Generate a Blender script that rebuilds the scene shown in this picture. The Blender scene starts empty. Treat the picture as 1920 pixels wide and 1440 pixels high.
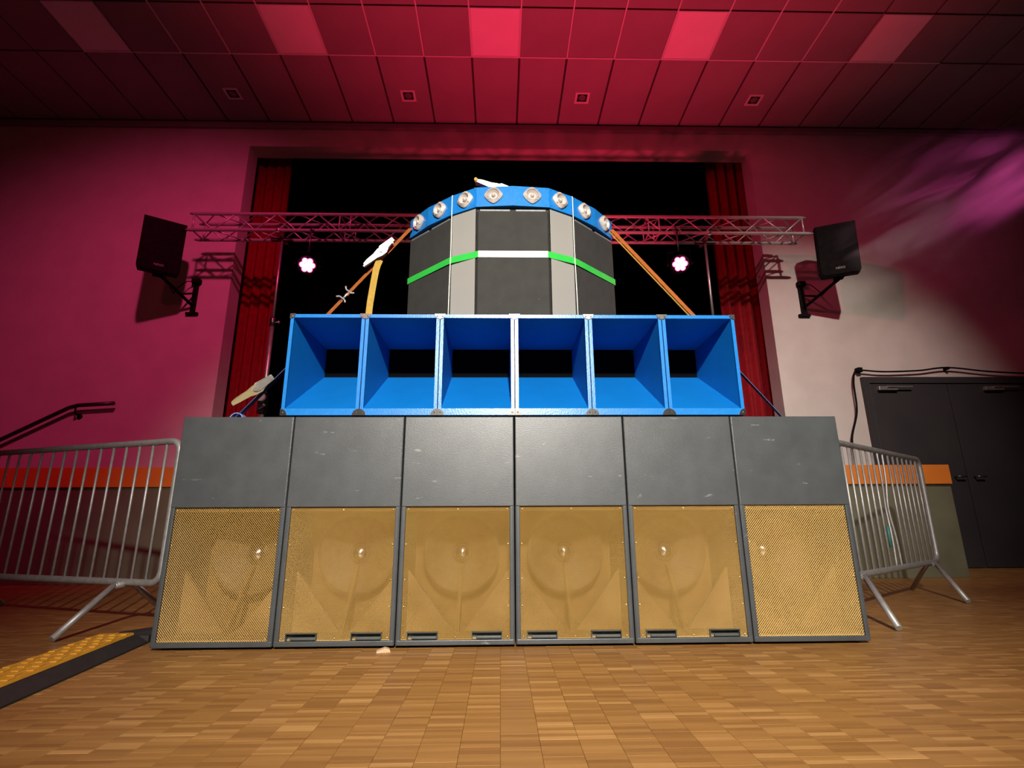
import bpy, bmesh, math, random
from math import sin, cos, pi, radians, sqrt, atan2
from mathutils import Vector, Matrix
random.seed(7)
S = bpy.context.scene
COL = S.collection

# ------------------------------------------------------------------ camera
PITCH, YAW, ROLL, CAM_H, FPX = .2542, .0229, -.0056, .5686, 983.88
fwd = Vector((sin(YAW)*cos(PITCH), cos(YAW)*cos(PITCH), sin(PITCH)))
rgt = Vector((cos(YAW), -sin(YAW), 0)); upv = rgt.cross(fwd)
r2 = rgt*cos(ROLL)+upv*sin(ROLL); u2 = -rgt*sin(ROLL)+upv*cos(ROLL)
cd = bpy.data.cameras.new('camera'); cam = bpy.data.objects.new('camera', cd); COL.objects.link(cam)
cd.sensor_fit = 'HORIZONTAL'; cd.sensor_width = 36; cd.lens = 36*FPX/1920; cd.clip_start = .02; cd.clip_end = 100
cam.matrix_world = Matrix(((r2.x, u2.x, -fwd.x, 0), (r2.y, u2.y, -fwd.y, 0), (r2.z, u2.z, -fwd.z, CAM_H), (0, 0, 0, 1)))
S.camera = cam

# ------------------------------------------------------------------ world, lights, exposure
w = bpy.data.worlds.new('world'); S.world = w; w.use_nodes = True
w.node_tree.nodes['Background'].inputs[0].default_value = (.02, .006, .01, 1)
w.node_tree.nodes['Background'].inputs[1].default_value = .3
S.view_settings.view_transform = 'Standard'; S.view_settings.look = 'None'
S.view_settings.exposure = 0; S.view_settings.gamma = 1; S.view_settings.use_curve_mapping = False

def spot(name, loc, target, power, color, angle, blend, radius=.08):
    l = bpy.data.lights.new(name, 'SPOT'); l.energy = power; l.color = color
    l.spot_size = radians(angle); l.spot_blend = blend; l.shadow_soft_size = radius
    o = bpy.data.objects.new(name, l); COL.objects.link(o); o.location = loc
    o.rotation_euler = (Vector(target)-Vector(loc)).to_track_quat('-Z', 'Y').to_euler()
    return o
# white work light on a stand behind the camera
spot('white_work_light', (.14, -2.4, 3.05), (.30, 2.7, 1.05), 2950, (1, .94, .84), 63, 1, .07)
# white house spot high on the right, aimed at the right-hand wall
spot('white_house_spot', (3.3, .8, 5.6), (4.0, 6.35, 1.75), 1050, (1, .86, .74), 46, 1, .06)
# magenta wash on the left-hand wall
spot('magenta_wash_left', (-1.6, 1.2, 5.7), (-4.25, 6.35, 2.7), 720, (1, .055, .22), 64, 1, .12)
# magenta wash crossing to the right-hand side of the opening
spot('magenta_wash_right', (-2.4, .8, 5.7), (3.8, 6.5, 3.6), 480, (1, .05, .16), 34, 1, .1)
# red uplight behind the stack
spot('red_uplight', (.75, 4.3, .35), (.85, 3.9, 6.0), 1150, (1, .026, .09), 86, 1.0, .12)
# purple beam lighting the smoke
spot('purple_beam', (7.9, 6.15, 4.9), (5.0, 4.95, 4.2), 680, (.9, .10, .40), 30, .9, .1)
# weak red wash of the whole hall from the rear
spot('red_hall_wash', (-2.5, -5.5, 5.6), (-1.5, 5, 3.2), 150, (1, .05, .12), 75, 1.0, .2)

# ------------------------------------------------------------------ materials
MATS = {}
def mat(name, col, rough=.5, metal=0, spec=.5, emit=None, es=0, noise=None, bump=None, coat=0):
    m = bpy.data.materials.new(name); m.use_nodes = True; nt = m.node_tree; b = nt.nodes['Principled BSDF']
    b.inputs['Base Color'].default_value = (*col, 1); b.inputs['Roughness'].default_value = rough
    b.inputs['Metallic'].default_value = metal; b.inputs['Specular IOR Level'].default_value = spec
    if coat: b.inputs['Coat Weight'].default_value = coat
    if emit: b.inputs['Emission Color'].default_value = (*emit, 1); b.inputs['Emission Strength'].default_value = es
    tc = nt.nodes.new('ShaderNodeTexCoord')
    if noise:   # (scale, colour2, lo, hi)
        sc, c2, lo, hi = noise
        n = nt.nodes.new('ShaderNodeTexNoise'); n.inputs['Scale'].default_value = sc; n.inputs['Detail'].default_value = 5
        nt.links.new(tc.outputs['Object'], n.inputs['Vector'])
        r = nt.nodes.new('ShaderNodeValToRGB'); r.color_ramp.elements[0].position = lo; r.color_ramp.elements[1].position = hi
        r.color_ramp.elements[0].color = (*col, 1); r.color_ramp.elements[1].color = (*c2, 1)
        nt.links.new(n.outputs['Fac'], r.inputs['Fac']); nt.links.new(r.outputs['Color'], b.inputs['Base Color'])
    if bump:
        sc, st = bump
        n = nt.nodes.new('ShaderNodeTexNoise'); n.inputs['Scale'].default_value = sc; n.inputs['Detail'].default_value = 3
        nt.links.new(tc.outputs['Object'], n.inputs['Vector'])
        bp = nt.nodes.new('ShaderNodeBump'); bp.inputs['Strength'].default_value = st; bp.inputs['Distance'].default_value = .003
        nt.links.new(n.outputs['Fac'], bp.inputs['Height']); nt.links.new(bp.outputs['Normal'], b.inputs['Normal'])
    MATS[name] = m
    return m
mat('wall', (.62, .58, .55), .8, noise=(3, (.56, .52, .49), .35, .7), bump=(90, .12))
mat('dark_wall', (.2, .18, .18), .85, noise=(2, (.16, .15, .15), .3, .7))
mat('tile', (.27, .24, .24), .75, noise=(1.2, (.34, .30, .30), .3, .75), bump=(160, .15))
mat('ceiling_void', (.06, .05, .05), .9, noise=(2, (.05, .04, .04), .3, .7))
mat('runner', (.75, .72, .72), .4, noise=(9, (.68, .66, .66), .3, .7))
mat('diffuser', (.9, .88, .9), .45, noise=(3, (.84, .82, .84), .3, .7), bump=(300, .1))
mat('black_drape', (.004, .004, .005), .95, spec=.1, noise=(4, (.006, .006, .007), .3, .7))
mat('red_drape', (.26, .006, .012), .85, spec=.2, noise=(14, (.19, .004, .009), .3, .7), bump=(220, .2))
mat('stage_wood', (.05, .04, .03), .7, noise=(6, (.07, .05, .04), .3, .7))
mat('olive', (.15, .145, .09), .75, noise=(3, (.11, .105, .065), .3, .75), bump=(60, .15))
mat('orange', (.72, .20, .02), .55, noise=(4, (.62, .17, .02), .3, .7))
mat('door', (.035, .034, .038), .6, noise=(2.5, (.028, .027, .032), .3, .7))
mat('black', (.005, .005, .006), .9, spec=.1, noise=(20, (.009, .009, .009), .3, .7))
mat('black_gloss', (.015, .015, .016), .3, noise=(20, (.022, .022, .022), .3, .7))
mat('bin_shell', (.060, .066, .070), .38, noise=(9, (.048, .053, .057), .35, .7), bump=(260, .25))
mat('bin_inside', (.26, .145, .04), .6, noise=(7, (.21, .115, .03), .3, .7))
mat('bin_deflector', (.32, .20, .075), .5, noise=(7, (.27, .165, .06), .3, .7))
mat('cone', (.17, .105, .04), .6, noise=(30, (.14, .085, .03), .3, .7))
mat('chrome', (.85, .85, .82), .18, 1, noise=(30, (.75, .75, .72), .3, .7))
mat('brass_screw', (.9, .75, .4), .3, .8, noise=(60, (.8, .66, .33), .3, .7))
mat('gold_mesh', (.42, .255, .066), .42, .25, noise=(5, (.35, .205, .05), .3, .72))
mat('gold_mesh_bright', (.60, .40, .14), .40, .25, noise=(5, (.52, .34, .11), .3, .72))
mat('handle_black', (.05, .058, .055), .5, noise=(25, (.07, .078, .075), .3, .7))
mat('blue', (.001, .150, .50), .5, spec=.3, noise=(6, (.001, .135, .45), .3, .7), bump=(150, .12))
mat('blue_rim', (.008, .16, .50), .30, noise=(40, (.012, .19, .55), .4, .8), bump=(120, .2))
mat('horn_shade', (.0015, .0015, .002), .9, spec=.05, noise=(8, (.002, .002, .003), .3, .7))  # near-black colour holds the shade at the back of the horns
mat('steel_dark', (.20, .20, .19), .32, .9, noise=(30, (.14, .14, .13), .3, .7))
mat('steel', (.62, .62, .60), .38, .85, noise=(22, (.5, .5, .48), .3, .7))
mat('galv', (.42, .41, .40), .48, .55, noise=(35, (.33, .32, .31), .35, .7))
mat('truss_alu', (.62, .60, .60), .40, .5, noise=(25, (.52, .5, .5), .3, .7))
mat('mid_black', (.028, .028, .026), .85, spec=.25, noise=(12, (.034, .034, .031), .35, .7), bump=(300, .3))
mat('grey_filler', (.25, .245, .23), .6, noise=(3, (.23, .225, .21), .3, .7))
mat('silver_bar', (.22, .22, .21), .5, .3, noise=(40, (.16, .16, .15), .3, .7))
mat('green_tape', (.025, .46, .05), .5, noise=(12, (.02, .40, .05), .3, .7))
mat('white_tape', (.75, .78, .72), .5, noise=(12, (.88, .9, .85), .3, .7))
mat('tweeter_white', (.52, .47, .43), .38, .15, noise=(14, (.45, .40, .36), .35, .75))
mat('cord_white', (.85, .83, .7), .6, noise=(30, (.75, .73, .6), .3, .7))
mat('strap_orange', (.44, .13, .02), .7, noise=(40, (.34, .09, .015), .35, .7), bump=(500, .3))
mat('strap_yellow', (.48, .30, .045), .7, noise=(40, (.40, .24, .035), .35, .7), bump=(500, .3))
mat('strap_blue', (.05, .09, .25), .6, noise=(40, (.04, .07, .2), .35, .7), bump=(500, .3))
mat('strap_pale_blue', (.22, .28, .62), .6, noise=(40, (.18, .23, .52), .35, .7))
mat('ratchet_white', (.55, .53, .48), .35, .35, noise=(20, (.46, .44, .40), .35, .7))
mat('ratchet_gold', (.62, .52, .28), .35, .6, noise=(20, (.5, .42, .22), .35, .7))
mat('ramp_yellow', (.72, .36, .03), .6, noise=(14, (.58, .27, .02), .35, .7), bump=(120, .4))
mat('rubber', (.016, .014, .014), .7, noise=(20, (.022, .02, .02), .35, .7))
mat('scrap_wood', (.6, .42, .27), .7, noise=(30, (.5, .34, .2), .35, .7))
mat('led_white', (1, .9, .95), .3, emit=(1, .55, .74), es=16)
mat('led_glow', (.9, .05, .3), .3, emit=(1, .05, .25), es=2.2)
mat('badge', (.35, .34, .33), .5, noise=(30, (.3, .29, .28), .35, .7))
mat('tape_teal', (.03, .14, .17), .5, noise=(30, (.04, .17, .1), .35, .7))

def add_marks(name, sc, thr, colr):
    """scuffs: sparse pale specks of chipped paint over the existing base colour"""
    nt = MATS[name].node_tree; b = nt.nodes['Principled BSDF']
    src = b.inputs['Base Color'].links[0].from_socket
    tc = nt.nodes.new('ShaderNodeTexCoord')
    mp = nt.nodes.new('ShaderNodeMapping'); mp.inputs['Scale'].default_value = (1, 1, 3.5)
    oi = nt.nodes.new('ShaderNodeObjectInfo'); sc_ = nt.nodes.new('ShaderNodeVectorMath'); sc_.operation = 'MULTIPLY_ADD'   # every cabinet has scuffs of its own
    nt.links.new(oi.outputs['Location'], sc_.inputs[0]); sc_.inputs[1].default_value = (7.3, 3.1, 5.7); nt.links.new(tc.outputs['Object'], sc_.inputs[2])
    nt.links.new(sc_.outputs[0], mp.inputs['Vector'])
    n = nt.nodes.new('ShaderNodeTexNoise'); n.inputs['Scale'].default_value = sc; n.inputs['Detail'].default_value = 8; n.inputs['Roughness'].default_value = .62
    nt.links.new(mp.outputs[0], n.inputs['Vector'])
    r = nt.nodes.new('ShaderNodeValToRGB'); r.color_ramp.elements[0].position = thr; r.color_ramp.elements[1].position = thr+.05
    nt.links.new(n.outputs['Fac'], r.inputs['Fac'])
    mx = nt.nodes.new('ShaderNodeMix'); mx.data_type = 'RGBA'
    nt.links.new(r.outputs['Color'], mx.inputs[0]); nt.links.new(src, mx.inputs[6]); mx.inputs[7].default_value = (*colr, 1)
    nt.links.new(mx.outputs[2], b.inputs['Base Color'])
add_marks('bin_shell', 9, .652, (.16, .16, .155))
add_marks('mid_black', 30, .70, (.12, .12, .11))

PQ = .105          # parquet column width
SL = PQ/5
def parquet_mat():
    m = bpy.data.materials.new('parquet'); m.use_nodes = True; nt = m.node_tree; b = nt.nodes['Principled BSDF']; L = nt.links.new
    def math_(op, a, b_=None):
        n = nt.nodes.new('ShaderNodeMath'); n.operation = op
        for i, v in enumerate((a, b_)):
            if v is None: continue
            if isinstance(v, (int, float)): n.inputs[i].default_value = v
            else: L(v, n.inputs[i])
        return n.outputs[0]
    g = nt.nodes.new('ShaderNodeNewGeometry'); sp = nt.nodes.new('ShaderNodeSeparateXYZ'); L(g.outputs['Position'], sp.inputs[0])
    col = math_('FLOOR', math_('DIVIDE', sp.outputs[0], PQ)); slat = math_('FLOOR', math_('DIVIDE', sp.outputs[1], SL)); blk = math_('FLOOR', math_('DIVIDE', sp.outputs[1], PQ))
    def wn(a, b_):
        c = nt.nodes.new('ShaderNodeCombineXYZ'); L(a, c.inputs[0]); L(b_, c.inputs[1])
        n = nt.nodes.new('ShaderNodeTexWhiteNoise'); n.noise_dimensions = '2D'; L(c.outputs[0], n.inputs['Vector']); return n.outputs['Value']
    v = math_('ADD', math_('MULTIPLY', wn(col, slat), .88), math_('MULTIPLY', wn(col, blk), .12))
    r = nt.nodes.new('ShaderNodeValToRGB'); cr = r.color_ramp
    cr.elements[0].position = 0.05; cr.elements[0].color = (.235, .105, .028, 1)
    cr.elements[1].position = 1; cr.elements[1].color = (.47, .255, .088, 1)
    e = cr.elements.new(.35); e.color = (.29, .138, .037, 1)
    e = cr.elements.new(.78); e.color = (.335, .165, .047, 1)
    L(v, r.inputs['Fac'])
    mp = nt.nodes.new('ShaderNodeMapping'); mp.inputs['Scale'].default_value = (6, 160, 1); L(g.outputs['Position'], mp.inputs['Vector'])
    n = nt.nodes.new('ShaderNodeTexNoise'); n.inputs['Scale'].default_value = 1; n.inputs['Detail'].default_value = 4; L(mp.outputs[0], n.inputs['Vector'])
    mx = nt.nodes.new('ShaderNodeMix'); mx.data_type = 'RGBA'; mx.blend_type = 'MULTIPLY'; mx.inputs[0].default_value = .55
    r3 = nt.nodes.new('ShaderNodeValToRGB'); r3.color_ramp.elements[0].position = .3; r3.color_ramp.elements[1].position = .7
    r3.color_ramp.elements[0].color = (.72, .68, .62, 1); r3.color_ramp.elements[1].color = (1.05, 1.05, 1.05, 1)
    L(n.outputs['Fac'], r3.inputs['Fac']); L(r.outputs['Color'], mx.inputs[6]); L(r3.outputs['Color'], mx.inputs[7]); L(mx.outputs[2], b.inputs['Base Color'])
    b.inputs['Roughness'].default_value = .42; b.inputs['Specular IOR Level'].default_value = .4
    MATS['parquet'] = m
parquet_mat()
mat('floor_joint', (.10, .045, .015), .8, noise=(30, (.08, .035, .012), .3, .7))

# ------------------------------------------------------------------ mesh helpers
class MB:
    def __init__(s): s.v = []; s.f = []; s.sm = []
    def add(s, vs, fs, smooth=False):
        o = len(s.v); s.v += [tuple(p) for p in vs]; s.f += [[i+o for i in f] for f in fs]; s.sm += [smooth]*len(fs); return s
    def box(s, x0, x1, y0, y1, z0, z1, ch=0):
        if ch <= 0:
            vs = [(x, y, z) for z in (z0, z1) for y in (y0, y1) for x in (x0, x1)]
            return s.add(vs, [(0, 2, 3, 1), (4, 5, 7, 6), (0, 1, 5, 4), (2, 6, 7, 3), (0, 4, 6, 2), (1, 3, 7, 5)])
        bm = bmesh.new()
        bmesh.ops.create_cube(bm, size=1)
        for v in bm.verts:
            v.co = ((x0+x1)/2+v.co.x*(x1-x0), (y0+y1)/2+v.co.y*(y1-y0), (z0+z1)/2+v.co.z*(z1-z0))
        bmesh.ops.bevel(bm, geom=bm.edges[:], offset=ch, segments=2, affect='EDGES', profile=.5)
        bm.verts.index_update()
        s.add([v.co[:] for v in bm.verts], [[v.index for v in f.verts] for f in bm.faces]); bm.free(); return s
    def prism(s, poly, y0, y1, axis='y'):
        """poly in (a,b); extruded along axis. y: (x,z); z: (x,y); x: (y,z)"""
        n = len(poly)
        def P(a, b, t): return {'y': (a, t, b), 'z': (a, b, t), 'x': (t, a, b)}[axis]
        vs = [P(a, b, y0) for a, b in poly]+[P(a, b, y1) for a, b in poly]
        fs = [list(range(n)), list(range(2*n-1, n-1, -1))]+[[i, i+n, (i+1) % n+n, (i+1) % n] for i in range(n)]
        return s.add(vs, fs)
    def tube(s, pts, r, n=10, closed=False, caps=True):
        pts = [Vector(p) for p in pts]; m = len(pts); rs = r if isinstance(r, (list, tuple)) else [r]*m
        vs = []; prev = None
        for i, p in enumerate(pts):
            a = pts[i-1] if (i > 0 or closed) else p; b = pts[(i+1) % m] if (i < m-1 or closed) else p
            t = (b-a).normalized()
            if prev is None:
                ref = Vector((0, 0, 1)) if abs(t.z) < .9 else Vector((1, 0, 0)); u = t.cross(ref).normalized()
            else:
                u = (prev-t*prev.dot(t)).normalized()
            prev = u; w_ = t.cross(u)
            for k in range(n):
                a_ = 2*pi*k/n; vs.append(p+(u*cos(a_)+w_*sin(a_))*rs[i])
        fs = []
        for i in range(m if closed else m-1):
            j = (i+1) % m
            for k in range(n): fs.append([i*n+k, i*n+(k+1) % n, j*n+(k+1) % n, j*n+k])
        s.add(vs, fs, True)
        if caps and not closed:
            o = len(s.v)-len(vs)
            s.f += [[o+k for k in range(n)][::-1], [o+(m-1)*n+k for k in range(n)]]; s.sm += [False, False]
        return s
    def lathe(s, prof, c=(0, 0, 0), axis=(0, 0, 1), n=20, caps=True):
        """prof: list of (r, t) along axis"""
        ax = Vector(axis).normalized(); ref = Vector((0, 0, 1)) if abs(ax.z) < .9 else Vector((1, 0, 0))
        u = ax.cross(ref).normalized(); w_ = ax.cross(u); c = Vector(c); vs = []
        for r, t in prof:
            for k in range(n):
                a = 2*pi*k/n; vs.append(c+ax*t+(u*cos(a)+w_*sin(a))*max(r, 1e-5))
        m = len(prof); fs = [[i*n+k, i*n+(k+1) % n, (i+1)*n+(k+1) % n, (i+1)*n+k] for i in range(m-1) for k in range(n)]
        s.add(vs, fs, True)
        if caps:
            o = len(s.v)-len(vs); s.f += [[o+k for k in range(n)][::-1], [o+(m-1)*n+k for k in range(n)]]; s.sm += [False, False]
        return s
    def ribbon(s, pts, nrm, wd, th):
        """flat strap along pts; nrm: list or single normal; width wd, thickness th"""
        pts = [Vector(p) for p in pts]; m = len(pts); vs = []
        for i, p in enumerate(pts):
            t = (pts[min(i+1, m-1)]-pts[max(i-1, 0)]).normalized()
            nn = Vector(nrm[i] if isinstance(nrm[0], (tuple, list, Vector)) else nrm); nn = (nn-t*nn.dot(t)).normalized(); sd = t.cross(nn)
            for a, b in ((-1, -1), (1, -1), (1, 1), (-1, 1)): vs.append(p+sd*a*wd/2+nn*b*th/2)
        fs = [[i*4+k, i*4+(k+1) % 4, i*4+4+(k+1) % 4, i*4+4+k] for i in range(m-1) for k in range(4)]
        fs += [[3, 2, 1, 0], [(m-1)*4+k for k in range(4)]]
        return s.add(vs, fs)
    def xf(s, M):
        s.v = [tuple(M @ Vector(p)) for p in s.v]; return s
    def mesh(s, name, m):
        me = bpy.data.meshes.new(name); me.from_pydata(s.v, [], s.f); me.materials.append(MATS[m])
        me.polygons.foreach_set('use_smooth', s.sm); me.update()
        bm = bmesh.new(); bm.from_mesh(me); bmesh.ops.recalc_face_normals(bm, faces=bm.faces[:]); bm.to_mesh(me); bm.free()
        return me
    def build(s, name, m, parent=None, world=False):
        if world and parent is not None:
            l = parent.location; s.v = [(a-l.x, b-l.y, c-l.z) for a, b, c in s.v]
        return link(name, s.mesh(name, m), parent)
def link(name, me, parent=None, loc=None):
    o = bpy.data.objects.new(name, me); COL.objects.link(o)
    if parent is not None: o.parent = parent
    if loc is not None: o.location = loc
    return o
def tag(o, label=None, cat=None, group=None, kind=None):
    if label: o['label'] = label
    if cat: o['category'] = cat
    if group: o['group'] = group
    if kind: o['kind'] = kind
    return o
def thing(name, label, cat, loc=(0, 0, 0), rz=0, group=None):
    o = bpy.data.objects.new(name, None); o.empty_display_size = .05; COL.objects.link(o); o.location = loc; o.rotation_euler = (0, 0, rz)
    return tag(o, label, cat, group)
def origin_mesh(mb, name, m, loc):
    """top-level mesh whose origin sits at loc, vertices given in world space"""
    mb.v = [(a-loc[0], b-loc[1], c-loc[2]) for a, b, c in mb.v]
    o = link(name, mb.mesh(name, m)); o.location = loc; return o
def copy_tree(o, parent=None):
    c = o.copy(); COL.objects.link(c); c.parent = parent
    for ch in list(o.children): copy_tree(ch, c)
    return c
def smooth_path(pts, n=8):
    """Catmull-Rom through pts"""
    P = [Vector(p) for p in pts]; out = []
    for i in range(len(P)-1):
        a, b, c, d = P[max(i-1, 0)], P[i], P[i+1], P[min(i+2, len(P)-1)]
        for k in range(n):
            t = k/n; out.append(.5*((2*b)+(c-a)*t+(2*a-5*b+4*c-d)*t*t+(-a+3*b-3*c+d)*t**3))
    out.append(P[-1]); return out

# ------------------------------------------------------------------ setting
WY = 6.35            # proscenium wall plane
ZC = 6.03            # ceiling underside
XL, XR, YB = -8.2, 8.6, -8.5
PL, PR, PT = -3.51, 3.55, 5.66     # proscenium opening
# floor : base slab, blocks in view as parts, the rest as one stuff part
fl = MB().box(XL, XR, YB, WY+.1, -.2, -.012).build('floor', 'floor_joint'); tag(fl, kind='structure')
COFF = {i: random.randrange(5)*SL for i in range(-80, 80)}   # each column starts at another slat
def block_geom(mb, x, y, z=0, g=.0003, c=.0007):
    x0, x1, y0, y1 = x+g, x+PQ-g, y+g, y+PQ-g
    vs = [(x0, y0, z-.011), (x1, y0, z-.011), (x1, y1, z-.011), (x0, y1, z-.011), (x0, y0, z-c), (x1, y0, z-c), (x1, y1, z-c), (x0, y1, z-c),
          (x0+c, y0+c, z), (x1-c, y0+c, z), (x1-c, y1-c, z), (x0+c, y1-c, z)]
    fs = [(8, 9, 10, 11)]+[(4+k, 4+(k+1) % 4, 8+(k+1) % 4, 8+k) for k in range(4)]+[(k, (k+1) % 4, 4+(k+1) % 4, 4+k) for k in range(4)]
    mb.add(vs, fs)
bmb = MB(); block_geom(bmb, 0, 0); block_me = bmb.mesh('parquet_block', 'parquet')
cells = [(i, j) for i in range(int(-6.3/PQ), int(6.3/PQ)) for j in range(int(.84/PQ), int(5.46/PQ))]
def in_view(i, j):
    y = (j+.5)*PQ; x = (i+.5)*PQ
    return 1.40 < y < 2.70 and abs(x-.03*y) < y*.86
near = sorted([c for c in cells if in_view(*c)], key=lambda c: (c[1]+.5)**2*1.0+(c[0]+.5)**2)[:300]
ns = set(near); rest = MB()
for i, j in near:
    link('parquet_block', block_me, fl, (i*PQ, j*PQ+COFF[i], random.uniform(-.0003, .0002)))
for c in cells:
    if c not in ns: block_geom(rest, c[0]*PQ, c[1]*PQ+COFF[c[0]], random.uniform(-.0003, .0002))
tag(rest.build('parquet_field', 'parquet', fl), kind='stuff')
x0c, x1c = min(c[0] for c in cells)*PQ, (max(c[0] for c in cells)+1)*PQ; y0c, y1c = min(c[1] for c in cells)*PQ, (max(c[1] for c in cells)+1)*PQ
outer = MB().box(XL, x0c, YB, WY+.1, -.011, 0).box(x1c, XR, YB, WY+.1, -.011, 0).box(x0c, x1c, YB, y0c+PQ, -.011, -.0008).box(x0c, x1c, y1c, WY+.1, -.011, -.0008)
tag(outer.build('parquet_border', 'parquet', fl), kind='stuff')

# walls
TH = .25
wb = MB().box(XL, PL, WY, WY+TH, 0, ZC+.1).box(PR, XR, WY, WY+TH, 0, ZC+.1).box(PL, PR, WY, WY+TH, PT, ZC+.1)
tag(wb.build('wall_front', 'wall'), kind='structure')
tag(MB().box(XL-.2, XL, YB, WY, 0, ZC).build('wall_left', 'dark_wall'), kind='structure')
tag(MB().box(XR, XR+.2, YB, WY, 0, ZC).build('wall_right', 'dark_wall'), kind='structure')
tag(MB().box(XL, XR, YB-.2, YB, 0, ZC).build('wall_rear', 'dark_wall'), kind='structure')
tag(MB().box(XL, XR, WY-.05, WY-.002, ZC-.09, ZC-.002, .01).build('trim_1', 'tile'), kind='structure')

# ceiling with separate tiles
CM, CX, CY1, CY2, CY0 = .58, -4.9886, 5.1864, 6.30, 4.5415
ce = MB().box(XL-.2, XR+.2, YB-.2, WY+TH, ZC+.03, ZC+.25).build('ceiling', 'ceiling_void'); tag(ce, kind='structure')
def tile_me(w_, d_, nm): return MB().box(-w_/2, w_/2, -d_/2, d_/2, 0, .022, .003).mesh(nm, 'tile')
back_me = tile_me(CM-.024, CY2-CY1-.016, 'ceiling_panel'); front_me = tile_me(CM-.02, CY1-CY0-.02, 'ceiling_tile')
lampk = (0, 4, 8, 12, 16)
for k in range(-5, 23):
    xc = CX+(k+.5)*CM
    link('ceiling_panel', back_me, ce, (xc, (CY1+CY2)/2, ZC))
    for r_ in range(4):
        if r_ == 0 and k in lampk: continue
        link('ceiling_tile', front_me, ce, (xc, (CY0+CY1)/2-r_*(CY1-CY0), ZC))
run_me = MB().box(-.008, .008, -(CY1-CY0)/2, (CY1-CY0)/2, -.004, .004).mesh('ceiling_runner', 'runner')
for k in range(2, 16):
    for r_ in range(2): link('ceiling_runner', run_me, ce, (CX+k*CM, (CY0+CY1)/2-r_*(CY1-CY0), ZC))
link('ceiling_runner', MB().box(CX, CX+18*CM, CY1-.008, CY1+.008, -.004+ZC, .004+ZC).mesh('ceiling_cross_runner', 'runner'), ce)
oth = MB().box(XL, XR, YB, CY0-3*(CY1-CY0)-.01, ZC, ZC+.022).build('ceiling_field', 'tile', ce); tag(oth, kind='stuff')
# recessed light panels (switched off)
lamp_names = ['unlit square ceiling light panel at the far left, dull red', 'unlit ceiling light panel second from the left, bright red',
              'unlit ceiling light panel in the centre above the speaker stack', 'pink-glowing unlit ceiling light panel right of centre', 'dim unlit ceiling light panel at the far right']
for q, k in enumerate(lampk):
    xc = CX+(k+.5)*CM; yc = (CY0+CY1)/2; t = thing('ceiling_light', lamp_names[q], 'ceiling light', (xc, yc, ZC), group='square light panels in the ceiling')
    a, b = CM/2-.008, (CY1-CY0)/2-.008
    MB().box(-a, a, -b, -b+.012, -.006, .02).box(-a, a, b-.012, b, -.006, .02).box(-a, -a+.012, -b+.012, b-.012, -.006, .02).box(a-.012, a, -b+.012, b-.012, -.006, .02).build('frame', 'runner', t)
    MB().box(-a+.012, a-.012, -b+.012, b-.012, -.002, .02, .002).build('diffuser', 'diffuser', t)
dl_names = ['leftmost small square recessed spotlight in the ceiling', 'small square recessed ceiling spotlight left of the stack', 'small square recessed ceiling spotlight right of the stack', 'rightmost small square recessed spotlight in the ceiling']
for q, xc in enumerate((-3.52, -1.22, 1.09, 3.41)):
    t = thing('recessed_spotlight', dl_names[q], 'ceiling light', (xc, 5.80, ZC), group='small recessed ceiling spotlights')
    m = MB(); a = .095
    m.box(-a, a, -a, -a+.03, -.012, 0).box(-a, a, a-.03, a, -.012, 0).box(-a, -a+.03, -a+.03, a-.03, -.012, 0).box(a-.03, a, -a+.03, a-.03, -.012, 0)
    m.build('frame', 'runner', t)
    MB().box(-a+.03, a-.03, -a+.03, a-.03, -.003, 0).build('recess', 'black', t)
    MB().lathe([(.012, -.002), (.05, -.009), (.05, -.011), (.03, -.006)], n=16).build('reflector', 'silver_bar', t)

# stage
st = thing('stage', 'raised stage with olive front panels and an orange edge board', 'stage', (0, 5.37, 0))
SX0, SX1 = -7.9, 4.62
MB().box(SX0, SX1, 5.372, WY-.003, 1.02, 1.10).build('deck', 'stage_wood', st, True)
tag(MB().box(PL+.002, PR-.002, WY+.002, WY+TH, .9, 1.10).box(-7.45, 7.45, WY+TH, 11.15, .9, 1.10).build('floor_stage', 'stage_wood'), kind='structure')
px = [SX0, -5.6, -3.2, -.8, 1.6, 3.2, SX1]
for a, b in zip(px[:-1], px[1:]):
    MB().box(a+.003, b-.003, 5.37, 5.40, 0, .905, .004).build('front_panel', 'olive', st, True)
    MB().box(a+.002, b-.002, 5.345, 5.372, .905, 1.10, .004).build('edge_board', 'orange', st, True)
MB().box(SX1-.03, SX1, 5.40, WY-.01, 0, 1.02).build('side_panel', 'olive', st, True)
# black box of the stage behind the opening
def drape(name, x0, x1, y, z0, z1, n, amp, m, label, cat, seed, group=None, flare=0):
    rnd = random.Random(seed); mb = MB(); N = n*8; rows = 10; vs = []
    ph = [rnd.uniform(-.5, .5) for _ in range(n+2)]
    for r_ in range(rows+1):
        t = r_/rows
        for i in range(N+1):
            u = i/N; f_ = u*n; k = int(f_); p_ = ph[k]*(1-(f_-k))+ph[min(k+1, n)]*(f_-k)
            vs.append((x0+(x1-x0)*u*(1+flare*(1-t)), y+amp*(.5+.5*(1-t))*sin(2*pi*f_+p_)+.3*amp*sin(5.3*f_+t*2+p_), z0+(z1-z0)*t))
    fs = [[r_*(N+1)+i, r_*(N+1)+i+1, (r_+1)*(N+1)+i+1, (r_+1)*(N+1)+i] for r_ in range(rows) for i in range(N)]
    mb.add(vs, fs, True); o = origin_mesh(mb, name, m, ((x0+x1)/2, y, z0)); tag(o, label, cat, group)
    s_ = o.modifiers.new('thickness', 'SOLIDIFY'); s_.thickness = .004; return o
drape('stage_backdrop', -7.4, 7.4, 9.9, 1.10, 7.4, 40, .06, 'black_drape', 'black cloth backdrop hanging at the back of the stage', 'backdrop', 1)
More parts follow.
